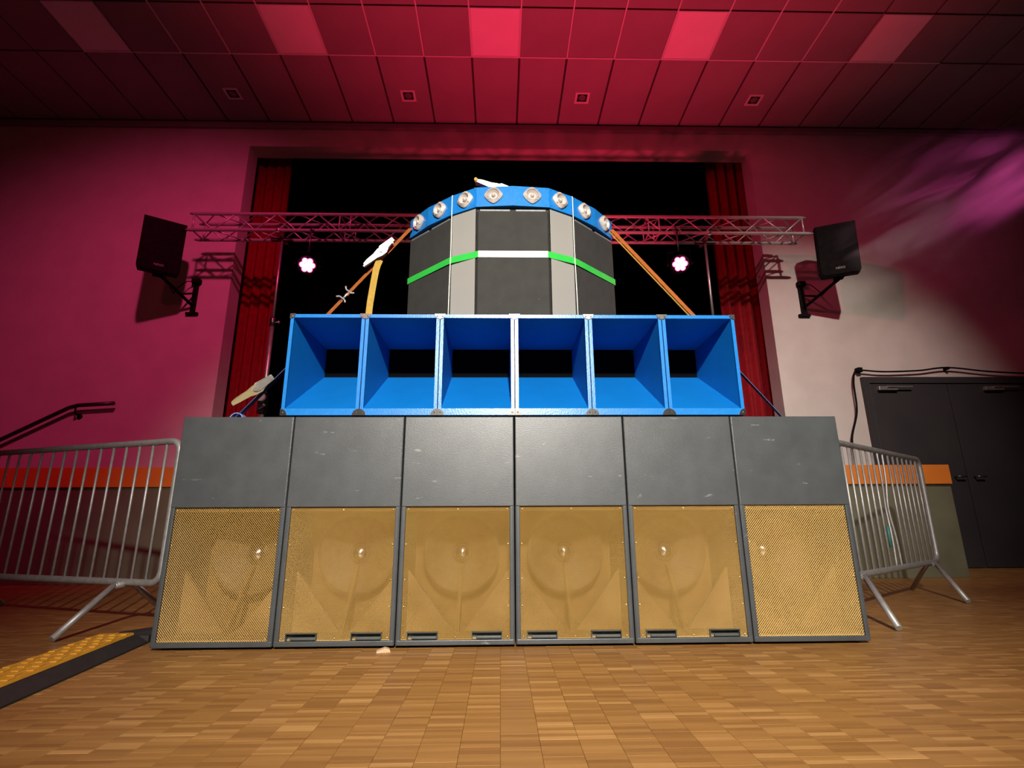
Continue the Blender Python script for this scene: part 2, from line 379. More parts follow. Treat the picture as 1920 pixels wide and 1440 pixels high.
drape('stage_curtain', -3.95, -3.10, 6.80, 1.10, 7.2, 6, .05, 'red_drape', 'dark red stage curtain gathered at the left of the opening', 'curtain', 2, 'red stage curtains')
drape('stage_curtain', 3.10, 3.95, 6.80, 1.10, 7.2, 6, .05, 'red_drape', 'bright red stage curtain gathered at the right of the opening', 'curtain', 3, 'red stage curtains')
tag(MB().box(-7.9, -7.5, 6.6, 11.4, 1.1, 7.6).build('wall_stage_left', 'black_drape'), kind='structure')
tag(MB().box(7.5, 7.9, 6.6, 11.4, 1.1, 7.6).build('wall_stage_right', 'black_drape'), kind='structure')
tag(MB().box(-7.9, 7.9, 11.2, 11.4, 1.1, 7.6).build('wall_stage_back', 'black_drape'), kind='structure')
tag(MB().box(-7.9, 7.9, 6.6, 11.4, 7.6, 7.8).build('ceiling_stage', 'black_drape'), kind='structure')

# double door in the wall at the right
d1 = MB().box(4.66, 5.655, WY-.035, WY-.004, .01, 2.21, .004).build('door_1', 'door'); tag(d1, kind='structure')
d2 = MB().box(5.665, 6.66, WY-.035, WY-.004, .01, 2.21, .004).build('door_2', 'door'); tag(d2, kind='structure')
tag(MB().box(4.57, 4.65, WY-.05, WY-.002, 0, 2.30).box(6.67, 6.75, WY-.05, WY-.002, 0, 2.30).box(4.65, 6.67, WY-.05, WY-.002, 2.22, 2.30).build('trim_2', 'door'), kind='structure')
for dd, x in ((d1, 4.74), (d2, 6.1)):
    MB().box(x, x+.24, WY-.085, WY-.036, 2.12, 2.17, .006).build('door_closer', 'steel', dd)
    MB().box(x+.10, x+.42, WY-.10, WY-.088, 2.155, 2.17).build('closer_arm', 'steel', dd)
for dd, x in ((d1, 5.50), (d2, 5.74)):
    MB().tube([(x, WY-.04, 1.05), (x, WY-.09, 1.05), (x+.1, WY-.09, 1.05)], .010, 8).build('door_handle', 'steel_dark', dd)

# ------------------------------------------------------------------ dark grey bass bins
BX, BW, BD, BH, DP = -1.6027, .5578, 2.65, 1.0846, .62
BW_ = BW-.006
def expanded_mesh(x0, x1, z0, z1, y, p, h, wd, tilt, notch=()):
    mb = MB(); nx = int((x1-x0)/(p/2)); nz = int((z1-z0)/h); vs = []; fs = []; sx = (x1-x0)/nx; sz = (z1-z0)/nz
    for i in range(nz+1):
        for j in range(nx+1):
            x = x0+j*sx; z = z0+i*sz+(.5 if (i+j) % 2 else -.5)*sz*.96; z = min(max(z, z0), z1)
            vs.append((x, y-tilt, z-wd/2)); vs.append((x, y+tilt, z+wd/2))
    def blocked(x, z): return any(a <= x <= b and c <= z <= d for a, b, c, d in notch)
    for i in range(nz+1):
        for j in range(nx):
            if notch and blocked(x0+(j+.5)*sx, z0+i*sz): continue
            a = (i*(nx+1)+j)*2; fs.append((a, a+2, a+3, a+1))
    me = bpy.data.meshes.new('grille'); me.from_pydata(vs, [], fs); return me
bin_text = ['leftmost dark grey bass bin with a coarse, shadowed gold grille', 'second dark grey bass bin from the left, beside the leftmost one',
            'third dark grey bass bin from the left, brightest upper panel', 'third dark grey bass bin from the right, just right of centre',
            'second dark grey bass bin from the right, beside the bright coarse grille', 'rightmost dark grey bass bin with a bright coarse grille']
grille_cache = {}
for q in range(6):
    xc = BX+BW*(q+.5); hw = BW_/2
    t = thing('bass_bin', bin_text[q], 'loudspeaker', (xc, BD, 0), group='dark grey bass bins in the bottom row')
    b = .018
    m = MB()
    m.box(-hw, -hw+b, 0, DP, .012, BH, .003).box(hw-b, hw, 0, DP, .012, BH, .003)
    m.box(-hw+b, hw-b, .002, DP, .012, .034).box(-hw+b, hw-b, .004, DP, BH-.018, BH-.001).box(-hw+b, hw-b, DP-.018, DP, .034, BH-.018)
    m.build('shell', 'bin_shell', t)
    MB().box(-hw+.001, hw-.001, -.004, .014, .636, BH-.001, .004).build('front_panel', 'bin_shell', t)
    MB().box(-hw+.004, -hw+.022, -.003, .012, .03, .636, .003).box(hw-.022, hw-.004, -.003, .012, .03, .636, .003).box(-hw+.004, hw-.004, -.004, .012, .013, .035, .003).build('grille_frame', 'bin_shell', t)
    gx0, gx1, gz0, gz1 = -hw+.022, hw-.022, .036, .634
    notch = () if q in (0, 5) else ((-.225, -.083, .03, .066), (.075, .217, .03, .066))
    key = {0: 'a', 5: 'c'}.get(q, 'b')
    if key not in grille_cache:
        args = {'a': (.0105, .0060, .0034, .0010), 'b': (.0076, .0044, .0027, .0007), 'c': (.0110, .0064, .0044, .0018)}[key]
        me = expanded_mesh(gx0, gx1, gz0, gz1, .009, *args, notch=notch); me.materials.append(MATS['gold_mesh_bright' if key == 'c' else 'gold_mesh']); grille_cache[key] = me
    tag(link('grille', grille_cache[key], t), 'gold expanded metal mesh')
    # feet
    for sx in (-1, 1):
        for yy in (.05, DP-.05): MB().lathe([(.02, 0), (.018, .013)], (sx*(hw-.05), yy, 0), n=10).build('foot', 'rubber', t)
    # inside: throat board, deflectors, centre brace, cone driver
    MB().box(-hw+b, hw-b, .40, .415, .036, .63).build('throat_board', 'bin_inside', t)
    MB().box(-hw+b, hw-b, .02, .40, .615, .635).build('shelf', 'bin_inside', t)
    MB().box(-hw+b, hw-b, .02, .40, .0345, .042).build('floor_board', 'bin_deflector', t)
    for sx in (-1, 1):
        MB().prism([(sx*(hw-b-.001), .043), (sx*.03, .043), (sx*(hw-b-.001), .33)], .17, .19).build('deflector', 'bin_deflector', t)
    MB().prism([(.10, .043), (.18, .043), (.36, .34), (.34, .34)], -.008, .008, 'x').build('centre_brace', 'bin_inside', t)
    cx_, cz_ = -.0, .40
    d_ = MB().lathe([(.205, -.004), (.195, -.010), (.185, -.004), (.165, .004), (.06, .07), (.055, .07)], (cx_, .31, cz_), (0, 1, 0), 28, caps=False).build('driver', 'cone', t)
    MB().lathe([(.0, -.028), (.03, -.022), (.052, -.004), (.056, .01)], (cx_, .37, cz_), (0, 1, 0), 20, caps=False).build('dust_cap', 'chrome', d_)
    for kx in (gx0+.012, 0, gx1-.012):
        for kz in (gz0+.010, gz1-.010): MB().lathe([(.0042, 0), (.0034, -.0025), (.001, -.0035)], (kx, .006, kz), (0, 1, 0), 8).build('screw', 'brass_screw', t)
    for kz in (.18, .30, .46):
        for kx in (gx0+.008, gx1-.008): MB().lathe([(.0042, 0), (.0034, -.0025), (.001, -.0035)], (kx, .006, kz), (0, 1, 0), 8).build('screw', 'brass_screw', t)
    for a, b_, c, e in notch:
        hb = MB().box(a+.002, b_-.002, .030, .034, c+.002, e).box(a, a+.003, -.001, .034, c, e+.002).box(b_-.003, b_, -.001, .034, c, e+.002).box(a, b_, -.001, .034, e, e+.003).build('handle_pocket', 'handle_black', t)
        MB().box(a+.022, b_-.004, .002, .014, c+.008, c+.020, .003).build('handle_bar', 'handle_black', hb)

# ------------------------------------------------------------------ blue horn bins
UX, UW, U0, U1, UD = -1.1222, .3993, 1.0932, 1.6442, .60
blue_text = ['leftmost bright blue open-fronted horn bin', 'second blue open horn bin from the left', 'third blue horn bin from the left, with a white-glinting right edge',
             'third blue horn bin from the right, with a white-glinting left edge', 'second blue open horn bin from the right', 'rightmost bright blue open-fronted horn bin']
for q in range(6):
    xc = UX+UW*(q+.5); hw = (UW-.005)/2; H = U1-U0
    t = thing('horn_bin', blue_text[q], 'loudspeaker', (xc, BD+.002, U0), group='blue horn bins in the middle row')
    b = .015
    MB().box(-hw, -hw+b, .003, UD, .0, H).box(hw-b, hw, .003, UD, .0, H).box(-hw+b, hw-b, .003, UD, H-b, H).box(-hw+b, hw-b, .003, UD, .0, .03).box(-hw+b, hw-b, UD-.012, UD, .03, H-b).build('shell', 'blue', t)
    m = MB()
    m.prism([(-hw, 0), (-hw+.017, .034), (-hw+.017, H-.019), (-hw, H)], -.002, .004)
    m.prism([(hw, 0), (hw, H), (hw-.017, H-.019), (hw-.017, .034)], -.002, .004)
    m.prism([(-hw, H), (-hw+.017, H-.019), (hw-.017, H-.019), (hw, H)], -.002, .004)
    m.prism([(-hw, 0), (hw, 0), (hw-.017, .034), (-hw+.017, .034)], -.002, .004)
    m.build('front_rim', 'blue_rim', t)
    MB().prism([(.006, .031), (.006, .036), (.55, .350), (.56, .346)], -hw+b, hw-b, 'x').build('horn_floor', 'blue', t)
    MB().box(-hw+b+.001, hw-b-.001, .552, .566, .30, H-b-.001).build('throat', 'horn_shade', t)  # horn back panel, its shade painted in as black
    for sx in (-1, 1):
        for top in (0, 1):
            m = MB(); z0 = H if top else 0; sg = -1 if top else 1; R_ = .034 if not top else .028
            poly = [(0, 0), (R_, 0)]+[(R_*cos(a)*1.0, R_*sin(a)) for a in [pi/2*k/6 for k in range(1, 6)]]+[(0, R_)]
            P2 = [(sx*hw-sx*x+sx*.002, z0+sg*z-sg*.002) for x, z in poly]
            m.prism(P2, -.008, .004).box(min(sx*hw, sx*(hw+.0022)), max(sx*hw, sx*(hw+.0022)), -.006, .034, min(z0, z0+sg*R_), max(z0, z0+sg*R_))
            cp = m.build('corner_protector', 'steel_dark' if top else 'black_gloss', t)
            MB().lathe([(.004, 0), (.003, -.003), (.0005, -.004)], (sx*(hw-.012), -.008, z0+sg*.013), (0, 1, 0), 8).build('rivet', 'chrome', cp)
    for sx in (-1, 1):
        for yy in (.06, UD-.06): MB().lathe([(.018, -.0086), (.016, 0)], (sx*(hw-.05), yy, 0), n=10).build('foot', 'rubber', t)

# ------------------------------------------------------------------ curved top array
AX, AY, A0, A1, R1 = .073, 2.715, U1+.002, 2.335, 2.472
CW = .426; FDX, FDY = .15, .085; OW, OA = .405, radians(43)
def mid_cab(name, label, x, y, ang, wd):
    t = thing(name, label, 'loudspeaker', (x, y, A0), ang, group='black mesh-fronted mid cabinets')
    H = A1-A0; hw = wd/2
    MB().prism([(-hw, .012), (hw, .012), (hw-.07, .33), (-hw+.07, .33)], 0.0, H, 'z').build('body', 'mid_black', t)
    g = MB()
    g.prism([(-hw+.001, .012), (-hw+.012, -.004), (hw-.012, -.004), (hw-.001, .012)], .016, H-.02, 'z').build('grille', 'mid_black', t)
    for z in (H-.018, .002):
        for s_ in (-1, 1):
            a, b = (-hw+.02, -.016) if s_ < 0 else (.016, hw-.02)
            MB().box(a, b, -.002, .012, z, z+.012, .002).build('rail', 'silver_bar', t)
    return t
mid_cab('mid_cabinet', 'central black mesh-fronted mid cabinet facing straight ahead', AX, AY, 0, CW)
LX, LY = AX-CW/2-FDX, AY+FDY; RX, RY = AX+CW/2+FDX, AY+FDY
mid_cab('mid_cabinet', 'black mid cabinet on the left of the curved array, angled outward', LX-OW/2*cos(OA), LY+OW/2*sin(OA), -OA, OW)
mid_cab('mid_cabinet', 'black mid cabinet on the right of the curved array, angled outward', RX+OW/2*cos(OA), RY+OW/2*sin(OA), OA, OW)
for s_, lab in ((-1, 'plain grey filler panel left of the central mid cabinet'), (1, 'plain grey filler panel right of the central mid cabinet')):
    x0, x1 = AX+s_*(CW/2+.004), AX+s_*(CW/2+FDX-.004); y0, y1 = AY+.002, AY+FDY-.002
    t = thing('filler_panel', lab, 'panel', ((x0+x1)/2, (y0+y1)/2, A0), group='grey filler panels')
    MB().prism([(x0, y0), (x1, y1), (x1-s_*.01, y1+.016), (x0, y0+.022)], A0, A1-.001, 'z').build('board', 'grey_filler', t, True)
    MB().prism([(x1-s_*.02, y1+.02), (x1-s_*.05, y1+.012), (x0, y0+.06), (x0, y0+.09)], A0, A0+.02, 'z').build('batten', 'grey_filler', t, True)
# tweeter ring: plan points from left to right
def rot(x, y, a): return (x*cos(a)-y*sin(a), x*sin(a)+y*cos(a))
def mid_bulge(p, q, o):
    dx, dy = q[0]-p[0], q[1]-p[1]; l = sqrt(dx*dx+dy*dy); return ((p[0]+q[0])/2+dy/l*o, (p[1]+q[1])/2-dx/l*o)
pc0, pc1 = (AX-CW/2, AY-.004), (AX+CW/2, AY-.004)
pl1, pr1 = (LX, LY-.006), (RX, RY-.006)
pl2 = (LX-OW*cos(OA), LY+OW*sin(OA)-.006); pr2 = (RX+OW*cos(OA), RY+OW*sin(OA)-.006)
plan = [pl2, mid_bulge(pl2, pl1, .018), pl1, pc0, mid_bulge(pc0, pc1, .018), pc1, pr1, mid_bulge(pr1, pr2, .018), pr2]
ring = thing('tweeter_ring', 'curved bright blue tweeter ring crowning the speaker array', 'loudspeaker', (AX, AY+.1, A1))
RZ0, RZ1 = A1+.008, R1
MB().prism([(x, y+.014) for x, y in plan]+[(plan[-1][0]-.12, plan[-1][1]+.12), (plan[0][0]+.12, plan[0][1]+.12)], RZ0+.002, RZ1-.002, 'z').build('body', 'blue', ring, True)
for sx, xx in ((-1, plan[0][0]+.15), (1, plan[-1][0]-.15), (-1, AX-.12), (1, AX+.12)):
    MB().box(xx-.02, xx+.02, 3.10 if abs(xx-AX) > .2 else AY+.08, 3.16 if abs(xx-AX) > .2 else AY+.2, A1, RZ0+.002).build('spacer', 'black', ring, True)
for i in range(8):
    p, q = plan[i], plan[i+1]; dx, dy = q[0]-p[0], q[1]-p[1]; l = sqrt(dx*dx+dy*dy); ang = atan2(dy, dx); nx_, ny_ = dy/l, -dx/l
    e = .0008
    pan = MB().prism([(p[0]+dx*e, p[1]+dy*e), (q[0]-dx*e, q[1]-dy*e), (q[0]-nx_*.012, q[1]-ny_*.012), (p[0]-nx_*.012, p[1]-ny_*.012)], RZ0, RZ1, 'z').build('facet_panel', 'blue_rim', ring, True)
    for kx in (.08, .92):
        for kz in (RZ0+.012, RZ1-.012):
            c = (p[0]+dx*kx-ring.location.x, p[1]+dy*kx-ring.location.y, kz-ring.location.z)
            MB().lathe([(.0028, .0), (.002, .002)], c, (nx_, ny_, 0), 6).build('screw', 'steel_dark', pan)
    # horn tweeter: diamond flange with rounded corners, cup and bullet
    f_ = {3: .47, 4: .53, 2: .55, 5: .45}.get(i, .5)
    c = Vector((p[0]+dx*f_, p[1]+dy*f_, (RZ0+RZ1)/2+.004))-ring.location
    M = Matrix.Translation(c) @ Matrix(((cos(ang), nx_, 0, 0), (sin(ang), ny_, 0, 0), (0, 0, 1, 0), (0, 0, 0, 1)))
    N = 32; out = []; hole = []
    for k in range(N):
        a = 2*pi*k/N; rr = .0555*(1/ (abs(cos(a))**1.35+abs(sin(a))**1.35))**(1/1.35); rr = min(rr, .0545)
        out.append((rr*cos(a), rr*sin(a))); hole.append((.034*cos(a), .034*sin(a)))
    vs = [(x, .0005, z) for x, z in out]+[(x, .010, z) for x, z in out]+[(x*.93, .013, z*.93) for x, z in out]+[(x, .024, z) for x, z in hole]+[(x*.90, .015, z*.90) for x, z in hole]+[(x*.62, .002, z*.62) for x, z in hole]
    fs = [[r_*N+k, r_*N+(k+1) % N, (r_+1)*N+(k+1) % N, (r_+1)*N+k] for r_ in range(5) for k in range(N)]+[[5*N+k for k in range(N)]]
    tw = MB().add(vs, fs).xf(M).build('tweeter', 'tweeter_white', ring)
    # the panel must be open where the cup sits: bullet and cup are proud of the panel
    tw.data.polygons.foreach_set('use_smooth', [False]*len(tw.data.polygons))
    MB().lathe([(.012, .003), (.0125, .010), (.010, .017), (.005, .021), (.0005, .022)], n=14, axis=(0, 1, 0)).xf(M).build('phase_plug', 'tweeter_white', tw)
    for a in (pi/4, 3*pi/4, 5*pi/4, 7*pi/4):
        MB().lathe([(.0035, .013), (.0025, .021)], (.041*cos(a), 0, .041*sin(a)), (0, 1, 0), 6).xf(M).build('screw', 'steel', tw)

# tape band round the array
bz, bh = 2.037, .020
bt = thing('tape_band', 'green and white band of tape wrapped around the curved array', 'tape', (AX, AY-.01, bz))
bp = [(LX-OW*cos(OA)-.003, LY+OW*sin(OA)-.008), (LX-.004, LY-.014), (AX-CW/2+.014, AY-.0085), (AX+CW/2-.014, AY-.0085), (RX+.004, RY-.014), (RX+OW*cos(OA)+.003, RY+OW*sin(OA)-.008)]
for i in range(5):
    p, q = bp[i], bp[i+1]
    MB().prism([p, q, (q[0], q[1]+.0025), (p[0], p[1]+.0025)], bz-bh, bz+bh, 'z').build('tape_strip', 'white_tape' if i == 2 else 'green_tape', bt, True)
# pale cords at the filler edges
for s_, lab in ((-1, 'thin pale cord tied down the left edge of the grey filler'), (1, 'thin pale cord tied down the right edge of the grey filler')):
    x, y = (LX, LY) if s_ < 0 else (RX, RY)
    m = MB().tube([(x-s_*.02, y+.09, R1+.003), (x-s_*.006, y+.002, R1+.002), (x, y-.012, R1-.004), (x, y-.018, R1-.012), (x, y-.018, 2.1), (x+s_*.004, y-.018, 1.85), (x+s_*.006, y-.018, A0+.003)], .0028, 6)
    tag(origin_mesh(m, 'cord', 'cord_white', (x, y-.018, A0)), lab, 'cord', 'cords on the array')

# ------------------------------------------------------------------ ratchets and straps
def ratchet(parent, c, d, n, m, L=.2, wd=.055):
    """lever buckle: lever along d from c, face normal n"""
    c = Vector(c); d = Vector(d).normalized(); n = Vector(n); n = (n-d*n.dot(d)).normalized(); s_ = d.cross(n)
    M = Matrix(((d.x, n.x, s_.x, c.x), (d.y, n.y, s_.y, c.y), (d.z, n.z, s_.z, c.z), (0, 0, 0, 1)))
    lv = MB()
    out = [(-.055, -.022), (-.03, -.034), (.01, -.030), (.04, -.020), (L-.03, -.013), (L, -.008), (L, .008), (L-.03, .013), (.04, .012), (.0, .018), (-.04, .012)]
    for z0 in (-wd/2, wd/2-.004): lv.prism([(a, b) for a, b in out], z0, z0+.004, 'z')
    lv.prism([(.05, -.014), (L-.03, -.013), (L, -.008), (L, -.004), (L-.03, -.008), (.05, -.009)], -wd/2+.004, wd/2-.004, 'z')
    lv.xf(M).build('lever', m, parent, True)
    fr = MB()
    for z0 in (-wd/2-.005, wd/2+.001): fr.prism([(-.12, -.012), (-.02, -.022), (.01, 0), (-.02, .022), (-.12, .012)], z0, z0+.004, 'z')
    fr.xf(M).build('buckle_frame', 'steel', parent, True)
    MB().lathe([(.014, -wd/2-.009), (.014, wd/2+.009)], (-.01, 0, 0), (0, 0, 1), 12).xf(M).build('spool', 'steel', parent, True)
    MB().lathe([(.006, -wd/2-.008), (.006, wd/2+.008)], (-.11, 0, 0), (0, 0, 1), 8).xf(M).build('cross_bolt', 'steel', parent, True)
A_, B_ = Vector((-.58, 3.045, 2.40)), Vector((-1.140, 2.99, 1.662))
d = (B_-A_).normalized()
t = thing('ratchet_strap', 'orange ratchet strap with a white lever left of the array', 'strap', tuple(B_), group='orange tie-down straps')
mid1 = A_.lerp(B_, .38); mid2 = A_.lerp(B_, .66)
MB().ribbon([A_, mid1], (-.5, -.75, .45), .046, .003).build('webbing', 'strap_orange', t, True)
MB().ribbon([mid1, mid2], (-.5, -.75, .45), .044, .003).build('webbing', 'strap_orange', t, True)
MB().ribbon([mid2+d*.04, B_], (-.5, -.75, .45), .044, .003).build('webbing', 'strap_orange', t, True)
ratchet(t, A_.lerp(B_, .29)+Vector((-.014, -.05, .006)), (-.62, -.1, -.74), (-.72, -.30, .60), 'ratchet_white', .13, .042)
for k in (-1, 1):
    hk = mid2+d*.03*k+Vector((0, -.012, 0)); sd = d.cross(Vector((0, -1, 0))).normalized()
    MB().tube(smooth_path([hk-sd*.034+d*.012*k, hk-sd*.02, hk, hk+sd*.02, hk+sd*.036+d*.014*k], 3), .006, 8).build('hook', 'steel', t, True)
MB().tube([mid2-d*.05, mid2+d*.05], .007, 8).build('hook_link', 'steel', t, True)
tl = A_.lerp(B_, .40)
MB().ribbon(smooth_path([tl+Vector((.05, -.02, .05)), tl+Vector((.035, -.035, -.02)), (tl.x+.020, 2.985, 1.95), (tl.x+.008, 2.985, 1.80), (tl.x+.010, 2.985, A0+.002)], 5), (.75, -1, .1), .040, .003).build('loose_tail', 'strap_yellow', t, True)
A_, B_ = Vector((.725, 3.045, 2.40)), Vector((1.288, 2.99, 1.656))
t = thing('ratchet_strap', 'plain orange strap slanting down right of the array', 'strap', tuple(B_), group='orange tie-down straps')
MB().ribbon([A_, B_], (.45, -.8, .4), .044, .003).build('webbing', 'strap_orange', t, True)
MB().ribbon([A_+Vector((-.018, -.004, -.016)), B_+Vector((-.018, -.004, -.016))], (-.6, -.5, -.6), .008, .002).build('edge_stitch', 'strap_yellow', t, True)
MB().tube(smooth_path([B_+Vector((-.02, -.0, .012)), B_+Vector((.004, 0, .008)), B_+Vector((.010, 0, -.03))], 3), .006, 8).build('hook', 'steel', t, True)
# ratchet lever lying on top of the ring
t = thing('ratchet_buckle', 'white ratchet lever with a yellow tip lying on top of the blue ring', 'ratchet', (-.03, AY+.10, R1))
ratchet(t, (-.02, AY+.045, R1+.034), (-1, -.12, .24), (.1, -.15, 1), 'ratchet_white', .125, .04)
MB().lathe([(.010, -.03), (.010, .03)], (-.143, AY+.030, R1+.064), (.12, 1, .05), 10).build('tip', 'strap_yellow', t, True)
MB().box(-.155, -.135, AY+.02, AY+.06, R1+.0005, R1+.016, .002).build('hook', 'steel', t, True)
# blue straps between the rows
A_, B_ = Vector((-1.128, 2.96, 1.56)), Vector((-1.53, 2.99, 1.12)); d = (B_-A_).normalized()
t = thing('blue_strap', 'dark blue strap with a gold ratchet lever left of the blue bins', 'strap', (-1.53, 2.99, BH), group='blue tie-down straps')
MB().ribbon([A_, B_], (-.72, -.05, .66), .045, .003).build('webbing', 'strap_blue', t, True)
ratchet(t, A_.lerp(B_, .66)+Vector((-.015, -.035, .035)), (-.74, -.10, -.62), (-.5, -.55, .6), 'ratchet_gold', .14, .046)
coil = [(-1.50+.035*cos(a)*(1+.1*a/6), 2.99, BH+.045+.038*sin(a)*(1+.06*a/6)) for a in [k*pi/8 for k in range(0, 26)]]
MB().ribbon(coil, [(c[0]+1.50, 0, c[2]-BH-.045) for c in coil], .048, .0025).build('coiled_tail', 'strap_pale_blue', t, True)
MB().box(-1.56, -1.49, 2.965, 3.015, BH, BH+.006).build('hook', 'steel_dark', t, True)
A_, B_ = Vector((1.281, 2.98, 1.60)), Vector((1.700, 3.0, 1.09))
t = thing('blue_strap', 'dark blue strap slanting down right of the blue bins', 'strap', (1.70, 3.0, BH), group='blue tie-down straps')
MB().ribbon([A_, B_], (.66, -.25, .7), .045, .003).build('webbing', 'strap_blue', t, True)
MB().box(1.675, 1.725, 2.975, 3.025, BH, BH+.006).build('hook', 'steel_dark', t, True)

# ------------------------------------------------------------------ truss, stands, lamps
TY0, TY1, TZ0, TZ1, TXL, TXR = 5.65, 5.885, 3.93, 4.145, -3.66, 3.70
tr = thing('lighting_truss', 'long aluminium box truss spanning the stage opening', 'truss', (0, TY0, TZ0))
RC, RB = .021, .0085
for (y, z, a, b) in ((TY0, TZ1, TXL, TXR), (TY0, TZ0, TXL-.03, TXR+.06), (TY1, TZ1, TXL-.02, TXR-.1), (TY1, TZ0, TXL-.05, TXR)):
    MB().tube([(a-.05, y, z), (a, y, z), (b, y, z), (b+.05, y, z)], [.011, RC, RC, .011], 10).build('chord', 'truss_alu', tr, True)
nseg = 30; st_ = (TXR-TXL)/nseg
def brace(p, q, r=RB): MB().tube([p, q], r, 6).build('brace', 'truss_alu', tr, True)
for i in range(nseg):
    x0, x1 = TXL+i*st_, TXL+(i+1)*st_; up = i % 2 == 0
    for y in (TY0, TY1): brace((x0, y, TZ1 if up else TZ0), (x1, y, TZ0 if up else TZ1))
    for z in (TZ0, TZ1): brace((x0, TY1 if up else TY0, z), (x1, TY0 if up else TY1, z))
for xx in (TXL, -1.93, -1.80, 1.80, 1.93, TXR):
    for y in (TY0, TY1): brace((xx, y, TZ0), (xx, y, TZ1), .010)
    for z in (TZ0, TZ1): brace((xx, TY0, z), (xx, TY1, z), .010)
for q, (xx, lab) in enumerate(((-2.64, 'tall winch stand holding the left of the truss'), (2.52, 'tall winch stand holding the right of the truss'))):
    yy = (TY0+TY1)/2; t = thing('truss_stand', lab, 'stand', (xx, yy, 1.10), group='truss stands')
    MB().tube([(0, 0, .35), (0, 0, 1.72)], .024, 12).build('lower_pole', 'steel', t)
    MB().tube([(0, 0, 1.70), (0, 0, 2.76)], .016, 12).build('upper_pole', 'steel', t)
    MB().lathe([(.034, 1.66), (.034, 1.75), (.022, 1.77)], n=12).build('collar', 'steel_dark', t)
    MB().tube([(.0, 0, 1.70), (.07, -.02, 1.70)], .006, 6).lathe([(.018, 0), (.018, .02)], (.07, -.02, 1.70), (1, 0, 0), 8).build('clamp_screw', 'steel', t)
    MB().box(-.035, .035, -.06, .045, .62, .86, .006).build('winch_body', 'black', t)
    MB().lathe([(.045, -.03), (.05, 0), (.045, .03)], (0, -.06, .80), (0, 1, 0), 14).build('winch_drum', 'galv', t)
    MB().tube([(.0, -.09, .66), (.07, -.1, .70), (.07, -.14, .70)], .009, 8).build('winch_handle', 'steel', t)
    MB().lathe([(.03, .34), (.04, .36), (.04, .44), (.03, .46)], n=12).build('leg_hub', 'black', t)
    for k in range(3):
        a = 2*pi*k/3+.6; MB().tube([(.03*cos(a), .03*sin(a), .42), (.45*cos(a), .25*sin(a), .014)], .014, 8).build('leg', 'steel_dark', t)
    MB().box(-.13, .13, -.022, .022, 2.755, 2.785).build('fork', 'steel_dark', t)
    for sy in (-1, 1):
        MB().lathe([(.03, -.022), (.03, .022)], (0, sy*(TY1-TY0)/2, TZ0-1.10), (1, 0, 0), 12).box(-.02, .02, min(0, sy*.15), max(0, sy*.15), 2.785, 2.80).build('truss_clamp', 'steel', t)
def par_light(x, y, z, tgt, lab):
    t = thing('par_light', lab, 'stage light', (x, y, z), group='LED stage lights under the truss')
    ax = (Vector(tgt)-Vector((x, y, z))).normalized()
    MB().lathe([(.06, -.20), (.095, -.19), (.10, -.10), (.105, .03), (.112, .035), (.112, .05), (.098, .05), (.096, .03)], (0, 0, 0), ax, 24, caps=False).lathe([(.001, -.205), (.06, -.20)], (0, 0, 0), ax, 24, caps=False).build('housing', 'black', t)
    MB().lathe([(.0, .024), (.097, .024), (.097, .028), (.0, .028)], (0, 0, 0), ax, 24, caps=False).build('lens_plate', 'black_gloss', t)
    u = ax.cross(Vector((0, 0, 1))).normalized(); w_ = ax.cross(u)
    for k in range(7):
        c = ax*.030+((u*cos(k*pi/3)+w_*sin(k*pi/3))*.055 if k < 6 else Vector((0, 0, 0)))
        MB().lathe([(.026, 0), (.024, .008), (.014, .013), (.001, .015)], c, ax, 12).build('led', 'led_white', t)
        MB().lathe([(.036, -.004), (.036, .003), (.0265, .004)], c, ax, 12, caps=False).build('led_collar', 'led_glow', t)
    sx = u*.128
    MB().ribbon([(-sx.x, -sx.y, -.0), (-sx.x, -sx.y, .16), ], (u.x, u.y, 0), .03, .005).ribbon([(sx.x, sx.y, 0), (sx.x, sx.y, .16)], (u.x, u.y, 0), .03, .005).ribbon([(-sx.x*1.02, -sx.y*1.02, .16), (sx.x*1.02, sx.y*1.02, .16)], (0, 0, 1), .03, .005).build('yoke', 'black', t)
    for s_ in (-1, 1): MB().lathe([(.02, .0), (.02, .025)], tuple(sx*s_*.95), tuple(u*s_), 10).build('yoke_knob', 'black', t)
    MB().tube([(0, 0, .16), (0, 0, TZ0-z+.0)], .012, 8).lathe([(.034, -.02), (.034, .02)], (0, TY0-y, TZ0-z), (1, 0, 0), 14).build('hook_clamp', 'steel_dark', t)
    p = Vector((x, y, z))+ax*.12
    spot('par_beam', p, p+ax+Vector((0, 0, .35)), 160, (1, .06, .24), 110, 1, .05)
par_light(-2.235, TY0-.06, 3.44, (-.6, 0, 1.6), 'glowing pink LED stage light hanging left of the array')
par_light(2.115, TY0-.06, 3.48, (.9, 0, 1.6), 'glowing pink LED stage light hanging right of the array')

